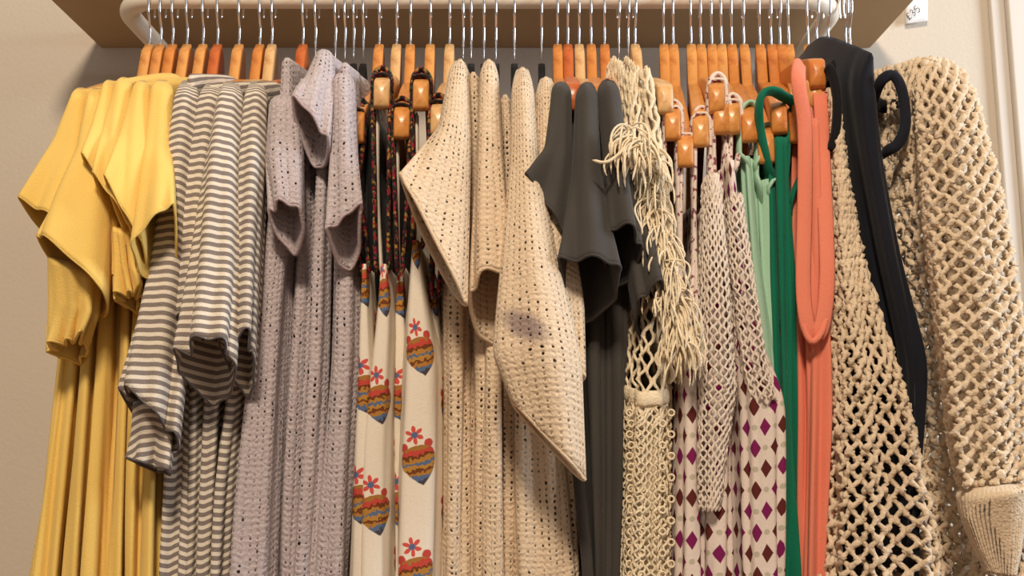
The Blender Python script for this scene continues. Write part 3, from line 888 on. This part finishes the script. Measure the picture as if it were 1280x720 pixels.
# ---- fringed ecru lace top
g = garment('fringed_lace_top', 798, 90, .96, 'ecru crochet lace top with knotted fringe over the pale wooden hanger', 'top', None)
pos = slab([(86, 782, 800, .965), (140, 778, 806, .96), (190, 780, 814, .95), (260, 798, 822, .95), (380, 792, 846, .955), (470, 778, 848, .955), (720, 766, 850, .955), (900, 760, 850, .955)], seed=301, fold=(0.001, 0.004), nv=90, Yf=1.36)
net(g, pos, ECRU, 0.0085, 0.021, 0.0019, 'lace_body', 301, v1=0.55)
net(g, pos, ECRU, 0.0044, 0.0092, 0.0014, 'lace_skirt', 302, v0=0.5, seglen=0.003)
body(g, [(505, 780, 840, .966), (720, 774, 844, .966), (900, 768, 844, .966)], ECRU, 'skirt_lining', sl0=0.0, top=False, Yf=1.34)
pos2 = slab([(82, 798, 814, .962), (140, 804, 824, .958), (220, 812, 836, .95), (320, 820, 848, .95), (430, 830, 858, .955), (480, 834, 856, .96)], seed=305, fold=(0.001, 0.003), nv=60, Yf=1.2)
net(g, pos2, ECRU, 0.0095, 0.026, 0.0021, 'lace_strap', 303)
k = int(np.argmin(np.abs(pos[:, 0, 2] - P(800, 494, .955)[2])))
ring = pos[k] + np.array([0, -0.002, 0]); ring = np.concatenate([ring, ring[:2]]) - np.array(g.location)
tube_obj('waist_band', ring, 0.0022, ECRU, g, sides=8, ref=(0, 0, 1), ry=0.0075)
fringe(g, [P(782, 160, .915), P(800, 178, .91), P(806, 194, .91)], ECRU, 0.036, 0.0011, 60, 5, 'tassel', 0.026)
fringe(g, [P(806, 190, .94), P(816, 250, .935), P(830, 320, .932), P(846, 390, .935), P(850, 430, .94)], ECRU, 0.036, 0.0010, 420, 6, 'fringe', 0.018)
strap(g, [(786, 178, .905), (772, 194, .895), (756, 203, .89), (740, 200, .888)], ECRU, 0.0016, 0.0016, 14, 'loose_tassel_yarn')
# lace rings down the skirt
rs = np.random.default_rng(3); ang = np.linspace(0, 2 * math.pi, 15)
vs, qs, n0 = [], [], 0
for rr_ in range(20):
    for cc in ((0, 1, 3) if rr_ % 2 else (0, 1, 4)):
        px, py = 787 + cc * 13 + (rr_ % 2) * 2, 516 + rr_ * 13.5
        c = P(px, py, .951 + 0.004 * abs(cc - 1.5)); ring = np.stack([c[0] + 0.0030 * np.cos(ang), np.full(15, c[1]), c[2] + 0.0030 * np.sin(ang)], 1)
        v, q = tube(ring, 0.0011, 5, cap=False); vs.append(v - np.array(g.location)); qs.append(q + n0); n0 += len(v)
tag(link('lace_ring', mesh_quads('lace_ring', np.concatenate(vs), np.concatenate(qs)), ECRU, g), kind='stuff')

# ---- diamond-print camisoles
DC = [
 ((841, 158), [(440, 846, 858, 1.0), (500, 842, 866, 1.0), (720, 842, 866, 1.0), (960, 842, 866, 1.0)], 'diamond-print camisole half hidden behind the lace fringe', 852),
 ((857, 192), [(430, 850, 862), (478, 846, 884), (600, 845, 884), (720, 844, 884), (960, 842, 884)], 'diamond-print camisole on the lowest arm end, right of the lace skirt', 862),
 ((876, 166), [(420, 868, 882, 1.0), (500, 872, 896, 1.0), (720, 870, 894, 1.0), (960, 870, 894, 1.0)], 'diamond-print camisole with the maroon-edged strap, second in view', 878),
 ((896, 124), [(250, 886, 902), (400, 878, 916), (480, 874, 922), (720, 872, 926), (960, 870, 926)], 'diamond-print camisole with white lace front panel', 890),
 ((902, 150), [(330, 902, 912, 1.0), (480, 906, 930, 1.0), (720, 910, 934, 1.0), (960, 910, 934, 1.0)], 'diamond-print camisole behind the lace-panel one', 904),
 ((915, 150), [(200, 908, 922), (330, 914, 940), (430, 912, 964), (492, 914, 998), (600, 918, 998), (720, 922, 996), (960, 926, 996)], 'rightmost diamond-print camisole, its armhole corner spreading over the green vests', 926),
]
for k, ((tx, ty), b, lab, sx) in enumerate(DC):
    g = garment('diamond_camisole', tx, ty, .985, lab, 'camisole', 'white and plum diamond-print camisoles')
    o, pos = body(g, b, DIAMOND, fold=(0.001, 0.004), sl0=0.0, Yn=.968 - 0.004 * (k % 3), top=False)
    y0 = b[0][0]; lt = ty - 19; xa = (b[0][1] + b[0][2]) / 2
    strap(g, [(b[0][1] + 3, y0 + 14, .985), (tx - 8, (y0 + lt) / 2 + 20, 1.006), (tx - 11, lt + 24, 1.0), (tx - 10, lt + 4, 1.0), (tx - 7, lt - 3, 1.0), (tx + 7, lt - 3, 1.0), (tx + 10, lt + 4, 1.0),
              (tx + 11, lt + 24, 1.0), (tx + 9, (y0 + lt) / 2 + 20, 1.006), (b[0][2] - 3, y0 + 14, .985)], TRIM2, 0.0026, 0.008, 70)
    strap(g, [(tx - 10, lt + 14, 1.014), (tx - 8, lt - 5, 1.018), (tx + 1, lt - 12, 1.02), (tx + 10, lt - 3, 1.018), (tx + 11, lt + 16, 1.014)], TRIM2, 0.0028, 0.006, 30, 'strap_wrap')
    if k in (3, 5):
        pl = slab([(215, 886, 900, .958), (330, 884, 912, .952), (480, 880, 926, .95), (640, 880, 900, .952)] if k == 3 else
                  [(240, 914, 930, .958), (340, 918, 944, .95), (440, 930, 958, .95), (500, 940, 972, .952)], seed=330 + k, nv=50, Yf=1.0, fold=(0.0005, 0.002), sl0=0)
        net(g, pl, cloth('white_lace_yarn', lin(232, 218, 204), lin(224, 208, 192)) if k == 3 else bpy.data.materials['white_lace_yarn'], 0.0046, 0.010, 0.0013, 'lace_panel', 340 + k, seglen=0.003)

# ---- mint, emerald and coral vests
def vest(name, tip, b, mat, label, loops, cat='vest', Yn=.985):
    g = garment(name, tip[0], tip[1], .985, label, cat, None)
    body(g, b, mat, fold=(0.005, 0.0075), lam=(0.013, 0.021, 0.04), sl0=0.0, Yn=Yn, top=False, nu=110)
    for L in loops:
        if L != 'WIDE': strap(g, L, mat, 0.0040 if 'WIDE' in loops else 0.0026, 0.009, 60)
    return g
def loop(tx, ty, xb1, xb2, yb, w=12):
    lt = ty - 26
    return [(xb1, yb + 60, 1.04), (xb1, yb, .998), (tx - w - 1, lt + 60, 1.0), (tx - w, lt + 22, 1.004), (tx - w + 2, lt + 3, 1.008), (tx, lt - 5, 1.012), (tx + w - 2, lt + 4, 1.008), (tx + w, lt + 24, 1.004), (tx + w + 2, lt + 60, 1.0), (xb2, yb, .998), (xb2, yb + 60, 1.04)]
vest('mint_vest', (937, 160), [(196, 928, 948), (330, 932, 962), (470, 944, 980), (720, 950, 990), (960, 950, 990)], MINT,
     'mint vest hanging behind the diamond-print armhole, left strap', [loop(937, 160, 933, 944, 206)], Yn=.995)
vest('mint_vest', (958, 188), [(225, 944, 964), (330, 948, 970), (470, 958, 982), (720, 966, 992), (960, 966, 992)], MINT,
     'second mint vest, on the lower arm end beside the emerald vest', [loop(958, 188, 949, 960, 236)], Yn=1.0)
vest('emerald_vest', (974, 150), [(172, 958, 990), (330, 962, 998), (480, 970, 1002), (720, 978, 1004), (960, 978, 1004)], GREEN,
     'emerald green vest with its strap looped over a wooden arm', [
      [(968, 250, 1.03), (960, 210, .995), (950, 160, .985), (949, 132, .975), (954, 117, .972), (966, 114, .975), (978, 120, .985), (992, 128, .995), (1002, 138, 1.01)], 'WIDE',
      [(974, 260, 1.04), (980, 190, 1.0), (986, 160, 1.01), (992, 140, 1.02)]])
vest('emerald_vest', (997, 162), [(240, 976, 992, 1.0), (400, 984, 998, 1.0), (720, 984, 1000, 1.0), (960, 984, 1000, 1.0)], GREEN,
     'second emerald vest in deep shadow beside the coral vest', [loop(997, 162, 980, 988, 252)])
cv = vest('coral_vest', (1000, 95), [(150, 1000, 1030, .985), (330, 998, 1040, .972), (420, 1000, 1044, .97), (520, 1002, 1046, .97), (720, 1000, 1044, .97), (960, 998, 1044, .97)], CORAL,
     'coral jersey vest with broad straps beside the narrow crochet top', [])
for L, w in (([(1016, 424, .958), (1008, 400, .957), (1004, 350, .96), (1006, 250, .963), (1006, 160, .96), (999, 110, .955), (998, 92, .958), (1000, 80, .975), (1003, 82, .99)]  , .0075),
             ([(1018, 424, .958), (1028, 405, .957), (1034, 345, .96), (1031, 250, .972), (1028, 180, .985), (1026, 130, .99), (1023, 104, 1.0), (1021, 92, 1.02)], .0078),
             ([(1018, 400, .966), (1019, 300, .974), (1016, 200, .98), (1008, 130, .985)], .006)):
    strap(cv, L, CORAL, w, 0.002, 50)
strap(cv, [(1004, 404, .958), (1009, 420, .955), (1016, 427, .954), (1026, 417, .955), (1033, 398, .958)], CORAL, 0.0032, 0.003, 30, 'armhole_binding')
g = garment('coral_vest', 1018, 118, .985, 'second coral vest, in shadow behind the first one', 'vest', None)
body(g, [(130, 1014, 1028, 1.0), (330, 1020, 1042, 1.0), (720, 1024, 1046, 1.0), (960, 1024, 1046, 1.0)], CORAL, sl0=0.1)

# ---- narrow crochet top
g = garment('oatmeal_crochet_top', 1050, 120, .98, 'narrow oatmeal crochet top between the coral vest and the navy velvet top', 'top', None)
pos = slab([(108, 1036, 1046, .985), (180, 1040, 1060, .98), (330, 1040, 1090, .965), (470, 1038, 1148, .95), (640, 1028, 1206, .94), (720, 1018, 1222, .94), (960, 1004, 1250, .94)], seed=401, nv=90, nu=96, fold=(0.001, 0.006), sl0=0.3, ex=0.45)
net(g, pos, OAT, 0.0076, 0.019, 0.0028, 'crochet_body', 401, seglen=0.0025, chain=0.22)
# ---- navy velvet top with the black hanger loop
g = garment('navy_velvet_top', 1085, 80, .975, 'navy velvet sleeveless top between the two crochet knits', 'top', None)
body(g, [(72, 1082, 1097), (96, 1062, 1104), (190, 1074, 1112), (320, 1098, 1134), (450, 1128, 1163), (520, 1134, 1158), (590, 1140, 1152), (720, 1140, 1150)], NAVY, fold=(0.001, 0.005), Yn=.96)
strap(g, [(1090, 130, .985), (1099, 106, .962), (1106, 97, .957), (1116, 94, .956), (1125, 106, .955), (1131, 132, .954), (1131, 160, .954), (1122, 180, .956), (1110, 188, .96), (1098, 196, .985)], NAVY, 0.0056, 0.004, 50, 'hanging_loop')
g = garment('black_top', 1046, 90, .985, 'black sleeveless top with a thick collar, behind the narrow crochet top', 'top', None)
body(g, [(80, 1034, 1050, .99), (150, 1036, 1052, .99), (400, 1046, 1070, 1.02), (720, 1060, 1080, 1.04), (900, 1060, 1080, 1.04)], BLACK, sl0=0.2)
strap(g, [(1033, 82, .982), (1040, 92, .98), (1046, 120, .978), (1045, 160, .98), (1038, 190, .985)], BLACK, 0.0048, 0.006, 40, 'collar')
# ---- wide crochet cardigan
g = garment('crochet_cardigan', 1160, 90, .97, 'wide oatmeal crochet cardigan at the right end of the rail, ribbed cuff at the bottom', 'cardigan', None)
pos = slab([(78, 1126, 1196, .975), (110, 1118, 1212, .965), (180, 1116, 1232, .955), (300, 1126, 1262, .945), (420, 1142, 1296, .94), (600, 1164, 1320, .94), (720, 1186, 1330, .94), (960, 1200, 1340, .94)], seed=411, nv=90, nu=110, fold=(0.001, 0.007), sl0=0.25, ex=0.72)
net(g, close_top(pos), OAT, 0.0088, 0.021, 0.0032, 'crochet_body', 411, seglen=0.0027, chain=0.22)
pos = tube_loft([(1146, 84, 1198, 84, .968, .012), (1150, 125, 1216, 125, .945, .03), (1160, 250, 1250, 250, .92, .04), (1180, 420, 1278, 420, .895, .045), (1196, 560, 1280, 560, .88, .042), (1206, 610, 1276, 600, .875, .034)], nu=90, nv=70, seed=415, wav=0.008)
net(g, pos, OAT, 0.0080, 0.019, 0.0029, 'crochet_sleeve', 412, seglen=0.0025, chain=0.22)
cuff = tube_loft([(1204, 616, 1274, 604, .872, .034), (1208, 645, 1276, 635, .870, .03), (1226, 690, 1274, 690, .868, .024), (1240, 716, 1268, 722, .866, .016)], nu=120, nv=26, seed=416, wav=0.002)
f = np.arange(120); c = cuff.mean(1, keepdims=True)
cuff = c + (cuff - c) * (1 + 0.035 * np.cos(f * math.pi / 1.5))[None, :, None]
ua, va = metric(cuff)
grid_mesh('ribbed_cuff', cuff - np.array(g.location), ua, va, OAT, g, 0.003)
